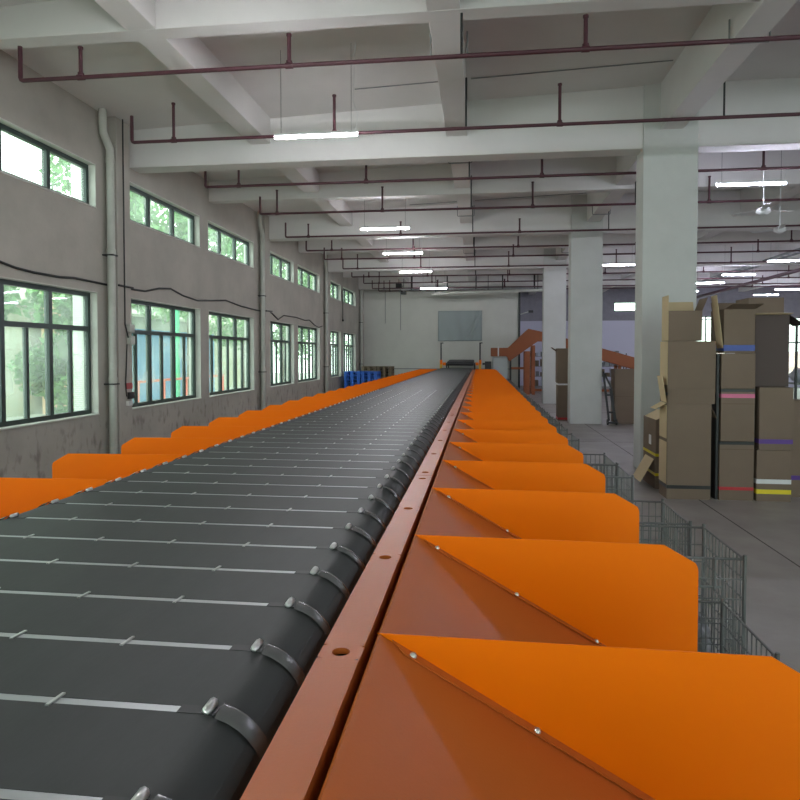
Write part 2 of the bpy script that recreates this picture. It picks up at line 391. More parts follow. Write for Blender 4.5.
for k in range(nsl):
    y0 = YS + k * PITCH + .0045; y1 = y0 + PITCH - .018
    if k >= 100:
        ribbon(rest, profile(), y0, y1); rest_strip.box(-1.52, -.462, y0 - .018, y0, BZ - .012, BZ - .0015); continue
    if slat_me is None:
        o = ribbon(MB(), profile(), y0, y1).build('belt_slat', 'belt', sc)
        st = MB().box(-1.53, -.462, y0 - .018, y0, BZ - .012, BZ - .0007).build('joint_strip', 'strip', o)
        for s_ in (1, -1):
            wc = MB(); wrap_clip(wc, y0 - .009, s_, .021); c_ = wc.build('edge_bracket', 'clear', o)
        plain = copy_tree(o, None); C.objects.unlink(plain); pc = list(plain.children); [C.objects.unlink(c_) for c_ in pc]
        for a_, b_ in ((-.462, -.40), (-1.58, -1.52)): MB().box(a_, b_, y0 - .020, y0 + .002, BZ - .01, BZ + .001).build('strip_end', 'black', o)
        for x in (-.67, -.897, -1.124, -1.351): MB().prism([(x - .005, y0 - .027, BZ - .001), (x + .001, y0 - .027, BZ - .001), (x + .005, y0 + .010, BZ - .001), (x - .001, y0 + .010, BZ - .001)], (0, 0, .0035)).build('joint_clip', 'steel', o)
        for x in (-.414, -1.566):
            MB().tube([(x, y0 - .022, BZ + .002), (x, y0 - .018, BZ + .004), (x, y0 + .008, BZ + .004), (x, y0 + .012, BZ + .002)], [.003, .008, .008, .003], 8).build('end_clip', 'steel', o)
        slat_me = o
    else:
        if k < 48: copy_tree(slat_me, sc, (0, k * PITCH, 0))
        else:
            c_ = plain.copy(); C.objects.link(c_); c_.parent = sc; c_.location = (0, k * PITCH, 0)
            for q_ in pc: d_ = q_.copy(); C.objects.link(d_); d_.parent = c_
for q_ in pc: bpy.data.objects.remove(q_)
bpy.data.objects.remove(plain)
rs = rest.build('belt_slat', 'belt', sc, kind='stuff'); rest_strip.build('joint_strip', 'strip', rs)
MB().box(XL + .03, XRt - .03, YS, YE - .15, .62, BZ - .03).build('conveyor_bed', 'under', sc)
# side rails with bolt holes: segments 3.085 long
RZ = 1.08
def rail(xa, xb, y0, L, nm='side_rail'):
    mb = MB(); cx = (xa + xb) / 2; r = .0175; hs = [y0 + .0825 + .585 * i for i in range(6)]
    z = RZ; g = .003; a0 = y0 + g; a1 = y0 + L - g; cell = .03
    yy = a0
    for h in hs:
        mb.box(xa, xb, yy, h - cell, z - .004, z); yy = h + cell
        N = 24; vs = []; fs = []
        for i in range(N):
            t = 2 * math.pi * i / N; c, s = math.cos(t), math.sin(t)
            m_ = max(abs(c) / ((xb - xa) / 2), abs(s) / cell)
            vs.append((cx + c / m_, h + s / m_, z)); vs.append((cx + r * c, h + r * s, z)); vs.append((cx + r * c, h + r * s, z - .012))
        for i in range(N):
            j = (i + 1) % N; fs += [(3 * i, 3 * j, 3 * j + 1, 3 * i + 1), (3 * i + 1, 3 * j + 1, 3 * j + 2, 3 * i + 2)]
        mb.add(vs, fs)
    mb.box(xa, xb, yy, a1, z - .004, z)
    mb.box(xa, xa + .004, a0, a1, z - .16, z - .004).box(xb - .004, xb, a0, a1, z - .16, z - .004)
    return mb
RL = 3.085
n_r = 0
r1 = None
for k in range(-1, 9):
    y0 = -.045 + RL * k; L = min(RL, YE - y0)
    if L < RL - .6: 
        continue
    if r1 is None:
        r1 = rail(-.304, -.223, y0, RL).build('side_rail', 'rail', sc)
        yb = y0
    else:
        for r_ in (r1,): copy_tree(r_, sc, (0, y0 - yb, 0))
MB().box(-.304, -.223, 27.72 - RL + .0, YE, RZ - .16, RZ).build('side_rail', 'rail', sc) if False else None
MB().box(-.298, -.229, -.0, YE - .1, RZ - .15, RZ - .03).build('hole_shade_strip', 'black', sc)  # black strip added below the rail so its holes look dark
# chute plates and divider fins
FP = .7315; FY = 1.295 - 2 * FP; SLP = .555
def side(sgn, lip, wid, wfin, dz=0):
    TZ = 1.08; RZ = TZ - dz
    def X(d): return lip + sgn * d
    first = None
    for k in range(37):
        fy = FY + k * FP
        if fy + FP > YE: break
        if first is None:
            ch = MB(); W = FP
            y0, y1 = fy, fy + W - .003
            tp = [(X(0), RZ - .17), (X(0), RZ - .006), (X(.006), RZ), (X(.014), RZ - .005), (X(wid), RZ - (wid) * SLP), (X(wid), RZ - wid * SLP - .05)]
            bt = [(X(.004), RZ - .17), (X(.004), RZ - .014), (X(.013), RZ - .011), (X(wid - .004), RZ - wid * SLP - .004), (X(wid - .004), RZ - wid * SLP - .05)]
            poly = tp + bt[::-1]
            ch.prism([(x, y0, z) for x, z in poly], (0, y1 - y0, 0))
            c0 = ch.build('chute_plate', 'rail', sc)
            fn = MB(); e = wfin
            def zs(d): return RZ - d * SLP
            pts = [(0.0, TZ + .001), (e - .10, TZ - .004), (e - .025, TZ - .047)]
            for q in range(1, 4):
                a = math.radians(58 - 18 * q); pts.append((e - .035 + .035 * math.cos(a), TZ - .082 + .04 * math.sin(a)))
            pts += [(e, TZ - .09), (e, zs(e) - .01), (.012, zs(.012) + .001)]
            fn.prism([(X(d), fy, z) for d, z in pts], (0, .003, 0))
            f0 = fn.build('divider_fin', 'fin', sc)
            fl = MB()
            sl = Vector((sgn, 0, -SLP)).normalized()
            a = Vector((X(.03), fy, zs(.03) + .004)); b = Vector((X(wid - .02), fy, zs(wid - .02) + .004))
            a2 = a + Vector((0, -.026, 0)) + sl * .03; b2 = b + Vector((0, -.026, 0))
            fl.prism([a, b, b2, a2], (0, 0, .003))
            ff = fl.build('fin_flange', 'rail', f0)
            for d in (.075, .32, .56):
                bo = MB(); c = Vector((X(d), fy - .014, zs(d) + .007)); nrm = Vector((sgn * SLP, 0, 1)).normalized()
                bo.tube([c, c + nrm * .003, c + nrm * .007], [.008, .0075, .003], 10); bo.build('bolt', 'steel', f0)
            first = (c0, f0)
            if sgn < 0: pass
        else:
            copy_tree(first[0], sc, (0, k * FP, 0)); copy_tree(first[1], sc, (0, k * FP, 0))
side(1, -.207, .84, .858)
side(-1, 2 * XC + .292, .765, .785, .05)
# underframe
mb = MB(); 
for k in range(10):
    y = .2 + 2.9 * k
    for x in (XL + .1, XRt - .1):
        MB().box(x - .04, x + .04, y - .04, y + .04, 0, .62).build('support_leg', 'rail', sc)
MB().box(XL + .04, XL + .1, 0, YE - .2, .5, .62).box(XRt - .1, XRt - .04, 0, YE - .2, .5, .62).build('underframe', 'rail', sc)

# ------------------------------------------------------------------ wire cages under the right chutes
def wire_panel(mb, a, b, z0, z1, nv, nh, r=.0022):
    a = Vector(a); b = Vector(b)
    for i in range(nv + 1):
        p = a.lerp(b, i / nv); mb.bar((p.x, p.y, z0), (p.x, p.y, z1), r * 2)
    for j in range(nh + 1):
        z = z0 + (z1 - z0) * j / nh; mb.bar((a.x, a.y, z), (b.x, b.y, z), r * 2.2)
def make_cage(x0, x1, y0, y1, h, label, group):
    e = empty('wire_cage', ((x0 + x1) / 2, (y0 + y1) / 2, 0), label, 'cage', group)
    zb = .09
    for nm, a, b, n in (('front_panel', (x0, y0), (x1, y0), 11), ('back_panel', (x0, y1), (x1, y1), 11), ('side_panel', (x0, y0), (x0, y1), 12), ('side_panel', (x1, y0), (x1, y1), 12)):
        m_ = MB(); wire_panel(m_, (*a, 0), (*b, 0), zb, h, n, max(4, int((h - zb) / .085))); 
        if nm == 'front_panel':
            m_.bar((x0 + .1, y0, h - .13), (x1 - .1, y0, h - .13), .009); m_.bar((x0 + .13, y0 - .012, h - .14), (x0 + .13, y0 - .012, h + .005), .008); m_.bar((x1 - .13, y0 - .012, h - .14), (x1 - .13, y0 - .012, h + .005), .008)
        m_.build(nm, 'wire', e)
    m_ = MB()
    for i in range(10): x = x0 + (x1 - x0) * i / 9; m_.bar((x, y0, zb), (x, y1, zb), .006)
    for i in range(8): y_ = y0 + (y1 - y0) * i / 7; m_.bar((x0, y_, zb), (x1, y_, zb), .006)
    m_.build('base_panel', 'wire', e)
    m_ = MB(); m_.tube([(x0, y0, h), (x1, y0, h), (x1, y1, h), (x0, y1, h), (x0, y0, h)], .006, 6); m_.build('top_rail', 'wire', e)
    for x in (x0, x1):
        for y_ in (y0, y1): MB().tube([(x, y_, 0), (x, y_, h + .02)], .009, 8).build('corner_post', 'wire', e)
    return e
G = 'wire cages under the right-hand chutes'
make_cage(.68, 1.06, 2.45, 2.98, .56, 'lowest wire cage, nearest the camera beside the front orange fin', G)
c2 = make_cage(.68, 1.18, 3.06, 3.60, .73, 'second wire cage from the camera with crumpled grey sacks inside', G)
far = make_cage(.68, 1.13, 3.66, 4.20, .73, 'third wire cage from the camera, directly behind the one holding sacks', G)
cage_y = [5.00, 5.58, 7.1, 8.05, 8.8, 9.6, 10.4, 11.2, 12.0, 12.8, 13.7, 14.5, 15.3, 16.2, 17.0, 17.9, 18.8, 19.7, 20.6, 21.5, 22.4, 23.3, 24.2]
for i, y_ in enumerate(cage_y):
    cc = copy_tree(far, None, (.905 if i < 2 else .865, y_ + .27, 0))
    if i > 1: cc.scale.x = .8
    wd = ['', '', 'third', 'fourth', 'fifth', 'sixth', 'seventh', 'eighth', 'ninth', 'tenth', 'eleventh', 'twelfth', 'thirteenth', 'fourteenth', 'fifteenth', 'sixteenth', 'seventeenth', 'eighteenth', 'nineteenth', 'twentieth', 'twenty-first', 'twenty-second', 'twenty-third', 'twenty-fourth']
    cc['label'] = ('first of two touching wire cages past the gap in the row' if i == 0 else 'second of two touching wire cages past the gap in the row' if i == 1 else
                   wd[i] + ' wire cage past the gap in the row beside the orange fins')
# crumpled sacks in the second cage
def blob(name, m, c, r, seed, **k):
    mb = MB(); n1, n2 = 18, 12; vs = []
    for i in range(n2 + 1):
        for j in range(n1):
            th_ = math.pi * i / n2; ph = 2 * math.pi * j / n1
            d = Vector((math.sin(th_) * math.cos(ph), math.sin(th_) * math.sin(ph), math.cos(th_)))
            q = 1 + .35 * noise.noise(d * 2.2 + Vector((seed, 0, 0))) + .15 * noise.noise(d * 6 + Vector((0, seed, 0)))
            vs.append((c[0] + d.x * r[0] * q, c[1] + d.y * r[1] * q, max(c[2] + d.z * r[2] * q, c[2] - r[2] * .8)))
    fs = [(i * n1 + j, i * n1 + (j + 1) % n1, (i + 1) * n1 + (j + 1) % n1, (i + 1) * n1 + j) for i in range(n2) for j in range(n1)]
    mb.add(vs, fs, True); return mb.build(name, m, **k)
blob('crumpled_sack', 'bag', (.82, 3.40, .26), (.11, .14, .19), 1.3, label='crumpled grey sack at the left inside the second wire cage', cat='sack')
blob('crumpled_sack', 'bag', (1.065, 3.37, .215), (.075, .15, .14), 4.1, label='smaller crumpled grey sack at the right inside the second wire cage', cat='sack')

# ------------------------------------------------------------------ cardboard boxes
def flap(mb, a, b, d, t=.005):
    a, b, d = Vector(a), Vector(b), Vector(d); n = (b - a).cross(d).normalized() * t
    mb.prism([a, b, b + d, a + d], n)
def carton(label, x0, x1, y0, y1, z0, z1, tapes=(), flaps=(), top=True, seams=(), group='cardboard boxes stacked beside the nearest pillar', dark=False, name='cardboard_box'):
    e = empty(name, ((x0 + x1) / 2, (y0 + y1) / 2, z0), label, 'box', group); t = .006
    m_ = MB().box(x0, x1, y0, y0 + t, z0, z1).box(x0, x1, y1 - t, y1, z0, z1).box(x0, x0 + t, y0 + t, y1 - t, z0, z1).box(x1 - t, x1, y0 + t, y1 - t, z0, z1).box(x0 + t, x1 - t, y0 + t, y1 - t, z0, z0 + t)
    if top: m_.box(x0 + t, x1 - t, y0 + t, y1 - t, z1 - t, z1)
    m_.build('carton_body', 'card', e)
    for z, h, c in tapes:
        m_ = MB().box(x0 - .0015, x1 + .0015, y0 - .002, y0, z, z + h).box(x0 - .002, x0, y0, y1, z, z + h).box(x1, x1 + .002, y0, y1, z, z + h)
        m_.build('tape', c, e, label={'blackt': 'black tape', 'whitet': 'white tape'}.get(c, c + ' tape'))
    for z in seams: MB().box(x0 - .001, x1 + .001, y0 - .0015, y0, z, z + .006).build('seam', 'seam', e)
    for (a, b, d, m__) in flaps:
        f_ = MB(); flap(f_, a, b, d); f_.build('flap', m__, e)  # also builds the pale side sheets that paint window light
    return e
yf = 7.70
# stack A, next to the pillar
ax0, ax1 = 2.115, 2.59
carton('tall brown box at the bottom of the leftmost stack, black tape near its foot', ax0, ax1, yf, 8.02, 0, 1.09, tapes=[(.12, .04, 'blackt'), ], top=True,
       flaps=[((ax0, yf - .004, 1.09), (ax1 + .03, yf - .004, 1.09), (-.0, -.02, .17), 'card'), ((ax1, yf, 1.06), (ax1, yf + .3, 1.06), (.06, 0, -.13), 'card'),
              ((ax0, yf + .05, 1.09), (ax0, 7.98, 1.09), (-.12, 0, -.07), 'card_inner_or_lit'), ((ax0 - .007, yf + .02, .17), (ax0 - .007, 8.01, .17), (0, 0, .48), 'card_inner_or_lit'), ((ax0 - .007, yf + .02, .69), (ax0 - .007, 8.01, .69), (0, 0, .38), 'card_inner_or_lit')])  # upright side sheets carry painted window light, not real flaps
carton('middle brown box of the leftmost stack, its left side painted window-lit pale and black taped', ax0 + .01, ax1 + .052, yf + .04, 8.06, 1.096, 1.80, tapes=[(1.18, .035, 'blackt')], top=True,
       flaps=[((ax0 + .002, yf + .06, 1.10), (ax0 + .002, 7.98, 1.10), (-.05, 0, .30), 'card_inner_or_lit'), ((ax0 + .004, yf + .05, 1.30), (ax0 + .004, 8.05, 1.30), (0, 0, .50), 'card_inner_or_lit')])  # upright sheet colours the left side as window-lit
carton('open topmost box of the leftmost stack with raised flaps', ax0 + .03, ax1 - .08, yf + .1, 8.08, 1.806, 2.15, top=False,
       flaps=[((ax0 + .024, yf + .11, 1.81), (ax0 + .024, 8.07, 1.81), (-.0, 0, .52), 'card_inner_or_lit'), ((ax1 - .085, yf + .1, 2.15), (ax1 - .085, 8.08, 2.15), (.06, 0, .15), 'card'),  # upright pale sheet paints window light on the left side
              ((ax0 + .04, 8.075, 2.15), (ax1 - .09, 8.075, 2.15), (0, .03, .12), 'card_inner_or_lit')])
# stack B
MB().box(2.655, 2.682, yf + .04, 8.1, 0, 1.66).build('black_panel_or_gap_shade', 'black', label='tall black board standing between the leftmost and middle box stacks', cat='board')
MB().box(3.064, 3.076, yf + .06, 8.1, 0, 1.28).build('black_panel_or_gap_shade', 'black', label='thin black strip painting the dark gap between the middle and right box stacks', cat='board')  # dark strip put in as the shade of the gap
bx0, bx1 = 2.69, 3.058
carton('bottom box of the middle stack with red tape along its foot', bx0, bx1, yf + .02, 8.15, 0, .665, tapes=[(.115, .035, 'red'), (.63, .035, 'blackt')], seams=(.575,))
carton('box with pink tape across its top edge in the middle stack', bx0 + .01, bx1, yf + .02, 8.15, .67, 1.26, tapes=[(1.16, .045, 'pink'), (1.228, .03, 'blackt')], seams=(1.09,))
carton('plain brown box just below the blue-taped one in the middle stack', bx0 + .01, bx1, yf + .02, 8.15, 1.265, 1.66)
carton('open box with blue tape along its foot, topmost of the middle stack', bx0 + .03, bx1 - .01, yf + .02, 8.15, 1.665, 2.16, tapes=[(1.69, .065, 'blue')], top=False,
       flaps=[((bx0 + .024, yf + .03, 1.72), (bx0 + .024, yf + .22, 1.72), (-.075, 0, .60), 'card_inner_or_lit'), ((bx0 + .03, yf + .02, 2.16), (bx1 - .01, yf + .02, 2.16), (.03, -.16, .05), 'card'),
              ((bx0 + .04, 8.145, 2.16), (bx1 - .02, 8.145, 2.16), (0, .05, .10), 'card')])
# stack C
cx0, cx1 = 3.082, 3.445
carton('bottom box of the right stack with white and yellow tapes', cx0, cx1, yf, 8.15, 0, .575, tapes=[(.085, .05, 'yellow'), (.20, .05, 'whitet')])
carton('box with purple tape near its foot in the right stack', cx0 + .02, cx1 + .01, yf, 8.15, .58, 1.28, tapes=[(.65, .05, 'purple')])
# closed dark brown box
e = empty('cardboard_box', (3.3, 7.95, 1.286), 'darker brown box with a drooping side flap, on top of the right stack', 'box', 'cardboard boxes stacked beside the nearest pillar')
x0, x1, z0, z1 = cx0 - .0, cx1 - .0, 1.286, 2.10; t = .006
MB().box(x0, x1, yf + .1, 8.2, z0, z1).build('carton_body', 'darkcard', e)
m_ = MB(); flap(m_, (x0 - .02, yf + .1, z1 + .001), (x1, yf + .1, z1 + .001), (.01, -.07, .012)); m_.build('flap', 'card_inner_or_lit', e)
m_ = MB(); flap(m_, (x1, yf + .1, z1), (x1, 8.1, z1), (.17, 0, -.12)); m_.build('flap', 'darkcard', e)
# behind
carton('brown box behind the darker brown one, the base of the rear stack', 3.15, 3.62, 8.3, 8.7, 0, 1.2)
carton('upper box of the rear stack, its top showing above the darker brown box', 3.20, 3.60, 8.3, 8.7, 1.205, 2.33, top=True)
carton('narrow box behind the right edge of the right stack with purple tape', 3.52, 3.75, 7.98, 8.25, 0, 1.12, tapes=[(.2, .05, 'purple')])
# small stack S left of A
carton('low box with yellow tape tucked between the pillar and the leftmost stack', 2.13, 2.5, 8.25, 8.85, 0, .85, tapes=[(.16, .035, 'yellow'), (.40, .035, 'yellow')],
       flaps=[((2.125, 8.3, .36), (2.125, 8.7, .36), (-.17, -.05, -.28), 'card_inner_or_lit'), ((2.13, 8.25, .85), (2.13, 8.8, .85), (.16, 0, .09), 'card_inner_or_lit')])
sl = [o for o in C.objects if o.name.startswith('cardboard_box')][-1]
MB().box(2.124, 2.129, 8.45, 8.55, .52, .64).build('white_label', 'whitet', sl, label='small white label')
# distant boxes
g2 = 'distant boxes around the second pillar'
carton('upper of two tall brown boxes left of the second pillar', 1.90, 2.17, 16.5, 16.95, .95, 1.80, flaps=[((1.90, 16.5, 1.72), (1.90, 16.9, 1.72), (-.13, 0, .10), 'card')], group=g2)
carton('lower of two tall brown boxes left of the second pillar, red tape at the foot', 1.92, 2.17, 16.5, 16.95, 0, .945, tapes=[(.03, .05, 'red'), (.885, .04, 'whitet')], group=g2)
carton('large brown box standing right of the second pillar', 3.17, 3.72, 15.95, 16.4, 0, 1.30, seams=(.65,), group=g2)
# trolley leaning
e = empty('hand_trolley', (3.0, 15.7, 0), 'black folding hand trolley leaning beside the second pillar', 'trolley')
MB().bar((2.98, 15.62, .10), (2.86, 15.72, 1.25), .045).bar((3.12, 15.62, .10), (3.03, 15.72, .85), .06).bar((2.88, 15.7, 1.2), (3.05, 15.7, .85), .04).bar((2.98, 15.62, .3), (3.12, 15.62, .3), .04).bar((2.93, 15.68, .7), (3.05, 15.68, .7), .04).build('trolley_frame', 'black', e)
MB().box(2.93, 3.17, 15.48, 15.66, .05, .08).build('toe_plate', 'black', e)
for x in (2.95, 3.15): MB().tube([(x - .015, 15.62, .07), (x + .015, 15.62, .07)], .07, 14).build('wheel', 'black', e)

# black shelving trolley with wrap at the right edge
e = empty('wire_shelf', (4.05, 8.8, 0), 'dark wire shelf at the right edge of the picture behind the boxes', 'shelf')
for x in (3.86, 4.5):
    for y_ in (8.55, 9.0): MB().box(x - .012, x + .012, y_ - .012, y_ + .012, 0, 2.0 if x < 4 else 1.4).build('post', 'black', e)
for z in (.9, 1.28):
    m_ = MB()
    for i in range(9): y_ = 8.55 + .45 * i / 8; m_.bar((3.86, y_, z), (4.5, y_, z), .006)
    m_.bar((3.86, 8.55, z), (4.5, 8.55, z), .014).bar((3.86, 9, z), (4.5, 9, z), .014); m_.build('shelf_grid', 'wire', e)
blob('plastic_bundle', 'pbag', (4.05, 8.75, 1.38), (.15, .12, .11), 7.7, label='pale crumpled plastic bundle lying on the dark wire shelf', cat='bundle')

# ------------------------------------------------------------------ sprinkler pipes
g3 = 'maroon sprinkler pipes under the ceiling'
py = [6.1, 8.03, 10.3, 12.4, 14.9, 16.9, 18.5, 20.6, 22.8, 24.9, 26.9, 28.0]
words = ['nearest the camera', 'second from the camera, passing just before the nearest pillar', 'third from the camera, just behind the nearest pillar beam', 'fourth from the camera',
         'fifth from the camera, just before the second pillar', 'sixth from the camera', 'seventh from the camera', 'eighth from the camera', 'ninth from the camera', 'tenth from the camera', 'eleventh, near the back wall', 'last one before the back wall']
for i, y_ in enumerate(py):
    xa = [-5.3, -4.5, -4.5, -4.3, -4.55, -4.6, -4.5, -4.4, -4.55, -4.5, -4.5, -4.4][i]; z = 4.4; xb = 21.9
    if i == 0: xa = -4.6
    e = empty('sprinkler_pipe', (xa, y_, z), 'maroon sprinkler pipe across the ceiling, ' + words[i], 'pipe', g3)
    pts = [(xa, y_, 4.74), (xa, y_, z + .03), (xa + .008, y_, z + .008), (xa + .03, y_, z), (xb, y_, z)]
    MB().tube(pts, .022, 8).build('pipe', 'pipe', e)
    xs = [-3.93, -1.82, .93, 4.15, 7.4, 10.9, 14.3, 17.7]
    rh = (.30, .48, .32, .46)[i % 4]
    if i == 0: xs = [-3.95] + xs[1:]
    for x in xs:
        x += random.uniform(-.08, .08) if i > 2 else 0
        m_ = MB().tube([(x, y_, z), (x, y_, z + rh)], .019, 8).tube([(x, y_, z + .02), (x, y_, z + .045)], .03, 8).tube([(x, y_, z + rh - .02), (x, y_, z + rh)], .026, 8)
        m_.tube([(x - .035, y_, z), (x + .035, y_, z)], .029, 8); m_.build('riser', 'pipe', e)
    # hangers beside the long beams
    for x in (-.185, 2.805):
        MB().tube([(x, y_ + .03, z), (x, y_ + .03, 5.02)], .012, 6).build('hanger', 'cable', e)

# conduits on the slab dipping under the beams
for i, (y_, tx) in enumerate(((6.9, 'nearest the camera'), (10.75, 'just behind the nearest pillar'), (14.85, 'just before the second pillar'), (20.3, 'between the second and third pillars'))):
    e = empty('conduit', (WX, y_, 5.0), 'thin grey conduit hooking under the ceiling beams, ' + tx, 'conduit', 'thin conduits under the ceiling')
    for x0, zb in ((-.50, 4.79), (2.47, 4.75)):
        MB().tube([(x0 - .03, y_, zb + .22), (x0 - .03, y_, zb), (x0 - .015, y_, zb - .015), (x0 + .335, y_, zb - .015), (x0 + .35, y_, zb), (x0 + .35, y_, zb + .22)], .010, 6).build('beam_hook', 'conduit', e)
    for xa, xb in ((-.14, 2.42), (-1.7, -.56)): MB().tube([(xa, y_ + (1.85, .85, .75, .9)[i], SZ(xa) - .012), (xb, y_ + (1.85, .85, .75, .9)[i], SZ(xb) - .012)], .008, 6).build('conduit_run', 'conduit', e)

# ------------------------------------------------------------------ fluorescent lights
M['cooltube'] = mat('cool_fluorescent_tube', (1, 1, 1), .5, emit=TUBE)
M['cooltube'].node_tree.nodes['Principled BSDF'].inputs['Emission Color'].default_value = (.80, .82, 1, 1)
def lamp(x, y_, z, label, g='hanging fluorescent tube lights'):
    e = empty('tube_light', (x, y_, z), label, 'light', g)
    MB().box(x - .5, x + .5, y_ - .022, y_ + .022, z + .018, z + .045).build('housing', 'white', e)
    t_ = MB().tube([(x - .49, y_, z), (x + .49, y_, z)], .0165, 10).build('tube', 'cooltube' if x > 3 else 'tube', e)
    for s_ in (-.42, .42): MB().tube([(x + s_, y_, z + .04), (x + s_, y_, SZ(x + s_))], .0025, 4).build('suspension_wire', 'cable', e)
    MB().tube([(x + .46, y_, z + .04), (x + .5, y_, z + .2), (x + .44, y_, z + .4), (x + .47, y_, SZ(x + .47))], .004, 5).build('power_cord', 'white', e)
    return e
L1 = [(-2.15, 4.42, 'nearest tube light at the top edge of the picture'), (-1.92, 7.5, 'first fully visible tube light in the left row'), (-1.94, 13.15, 'second tube light of the left row'),
      (-1.96, 16.4, 'third tube light of the left row'), (-2.0, 20.1, 'fourth tube light of the left row'), (-1.8, 25.2, 'last tube light of the left row')]
for x, y_, lb in L1: lamp(x, y_, 4.2, lb)
L2 = [(4.02, 10.4, 'tube light right of the nearest pillar, largest on the right'), (3.85, 19.25, 'tube light showing between the first and second pillars'),
      (8.3, 19.0, 'upper tube light at the right edge of the picture'), (8.2, 22.1, 'tube light above the middle box stack'), (8.12, 24.5, 'tube light just right of the nearest pillar, high one'),
      (8.2, 27.6, 'short-looking tube light just right of the nearest pillar, low one'), (12.0, 27.3, 'lower tube light at the right edge'), (12.15, 29.7, 'tube light over the rear stacked box'), (3.9, 25.5, 'tube light seen in the gap beside the third pillar')]
for x, y_, lb in L2: lamp(x, y_, 4.2, lb)
for xi, x in enumerate((4.0, 8.2, 12.0, 16.5, 20.0)):
    for yi, y_ in enumerate((-3.5, 1.0, 5.5)):
        if x == 4.0 and y_ > 4: continue
        lamp(x, y_, 4.2, 'tube light outside the picture, %s row to the right, %s from the rear windows' % (['first', 'second', 'third', 'fourth', 'fifth'][xi], ['first', 'second', 'third', 'fourth', 'fifth'][yi]), 'tube lights out of the picture')
for y_, q in ((-3.5, 'farther'), (0.3, 'nearer')): lamp(-2, y_, 4.2, q + ' tube light behind the camera over the sorter', 'tube lights out of the picture')

# ceiling fans
for x, y_, lb in ((4.52, 11.2, 'white ceiling fan hanging right of the nearest pillar'), (5.5, 12.9, 'white ceiling fan further right and lower in the picture')):
    e = empty('ceiling_fan', (x, y_, 3.95), lb, 'fan', 'ceiling fans')
    MB().tube([(x, y_, 4.02), (x, y_, SL)], .012, 8).build('rod', 'white', e)
    MB().tube([(x, y_, 4.03), (x, y_, 4.0), (x, y_, 3.94), (x, y_, 3.90)], [.02, .10, .11, .05], 16).build('motor', 'white', e)
    for k in range(3):
        a = .25 + k * 2.094; c, s_ = math.cos(a), math.sin(a)
        m_ = MB(); m_.prism([(x + .1 * c - .04 * s_, y_ + .1 * s_ + .04 * c, 3.975), (x + .5 * c - .06 * s_, y_ + .5 * s_ + .06 * c, 3.985), (x + .5 * c + .06 * s_, y_ + .5 * s_ - .06 * c, 3.965), (x + .1 * c + .04 * s_, y_ + .1 * s_ - .04 * c, 3.96)], (0, 0, .004))
        m_.build('blade', 'white', e)

# red gas pipe and cable tray running down the hall on the right
MB().tube([(9.75, 9, 4.25), (9.75, 34.6, 4.25)], .06, 10).build('overhead_pipe', 'pipe', label='thick maroon pipe running lengthwise high over the boxes', cat='pipe')
e = empty('cable_tray', (9.1, 20, 4.5), 'grey cable tray running lengthwise high on the right side', 'cable tray', 'cable trays')
MB().box(8.95, 8.97, 8, 34.6, 4.60, 4.67).box(9.28, 9.3, 8, 34.6, 4.60, 4.67).build('side_rail', 'conduit', e)
for k in range(66): MB().box(8.97, 9.28, 8.2 + k * .4, 8.24 + k * .4, 4.60, 4.615).build('rung', 'conduit', e)

# ------------------------------------------------------------------ items near the back wall
e = empty('cable_tray', (-3.2, 27.4, 4.3), 'grey ladder cable tray hung crosswise before the back wall', 'cable tray', 'cable trays')
MB().box(-3.3, 2.6, 27.3, 27.33, 4.36, 4.44).box(-3.3, 2.6, 27.6, 27.63, 4.36, 4.44).build('side_rail', 'conduit', e)
m_ = MB()
for k in range(24): m_.box(-3.3 + k * .25, -3.26 + k * .25, 27.33, 27.6, 4.36, 4.38)
m_.build('rung', 'conduit', e)
m_ = MB()
for x in (-2.9, -1.4, -.2, .9, 2.2): m_.box(x - .02, x + .02, 27.28, 27.3, 4.36, SZ(x)).box(x - .02, x + .02, 27.63, 27.65, 4.36, SZ(x))
m_.build('hanger', 'cable', e)
e = empty('equipment_bracket', (-3.2, 27, 4.2), 'dark bracket holding black boxes at the left end of the cable tray', 'bracket')
MB().box(-3.52, -3.28, 26.95, 27.2, 4.42, 4.6).build('black_case', 'black', e)
MB().box(-3.3, -3.1, 26.95, 27.2, 4.16, 4.28).build('lamp_case', 'black', e)
MB().bar((-3.4, 27.08, 4.25), (-3.2, 27.08, 4.55), .03).bar((-3.2, 27.08, 4.2), (-3.2, 27.08, 4.805), .03).bar((-3.4, 27.08, 4.6), (-3.4, 27.08, 4.805), .03).build('bracket_arm', 'conduit', e)
dk = MB().tube([(-2.0, 27.0, 4.16), (-.2, 27.0, 4.22), (2.55, 27.0, 4.26)], .06, 10).build('duct', 'pvc', label='long grey duct hung below the cable tray before the back wall', cat='duct')
for x in (-1.85, .3, 2.3): MB().box(x - .012, x + .012, 26.99, 27.01, 4.2, SZ(x)).build('duct_hanger', 'cable', dk)
# tarpaulin
mb = MB(); nx, nz = 48, 32; x0, x1, z0, z1 = -1.90, .06, 2.25, 3.60
vs = []
for j in range(nz + 1):
    for i in range(nx + 1):
        u, v = i / nx, j / nz
        d = 0
        for (c, w_) in ((.62, .02), (.80, .018), (.70, .03)):
            uu = c + (v - .1) * .42 * (1 if c != .8 else .25); d += .05 * math.exp(-((u - uu) / w_) ** 2) * min(1, v * 3 + .3)
        d += .01 * math.sin(u * 23 + v * 3)
        vs.append((x0 + (x1 - x0) * u, 29.26 - d, z0 + (z1 - z0) * v))
fs = [(j * (nx + 1) + i, j * (nx + 1) + i + 1, (j + 1) * (nx + 1) + i + 1, (j + 1) * (nx + 1) + i) for j in range(nz) for i in range(nx)]
mb.add(vs, fs, True); o = mb.build('tarpaulin', 'tarp', label='grey green tarpaulin sheet hung with creases on the back wall', cat='tarpaulin')
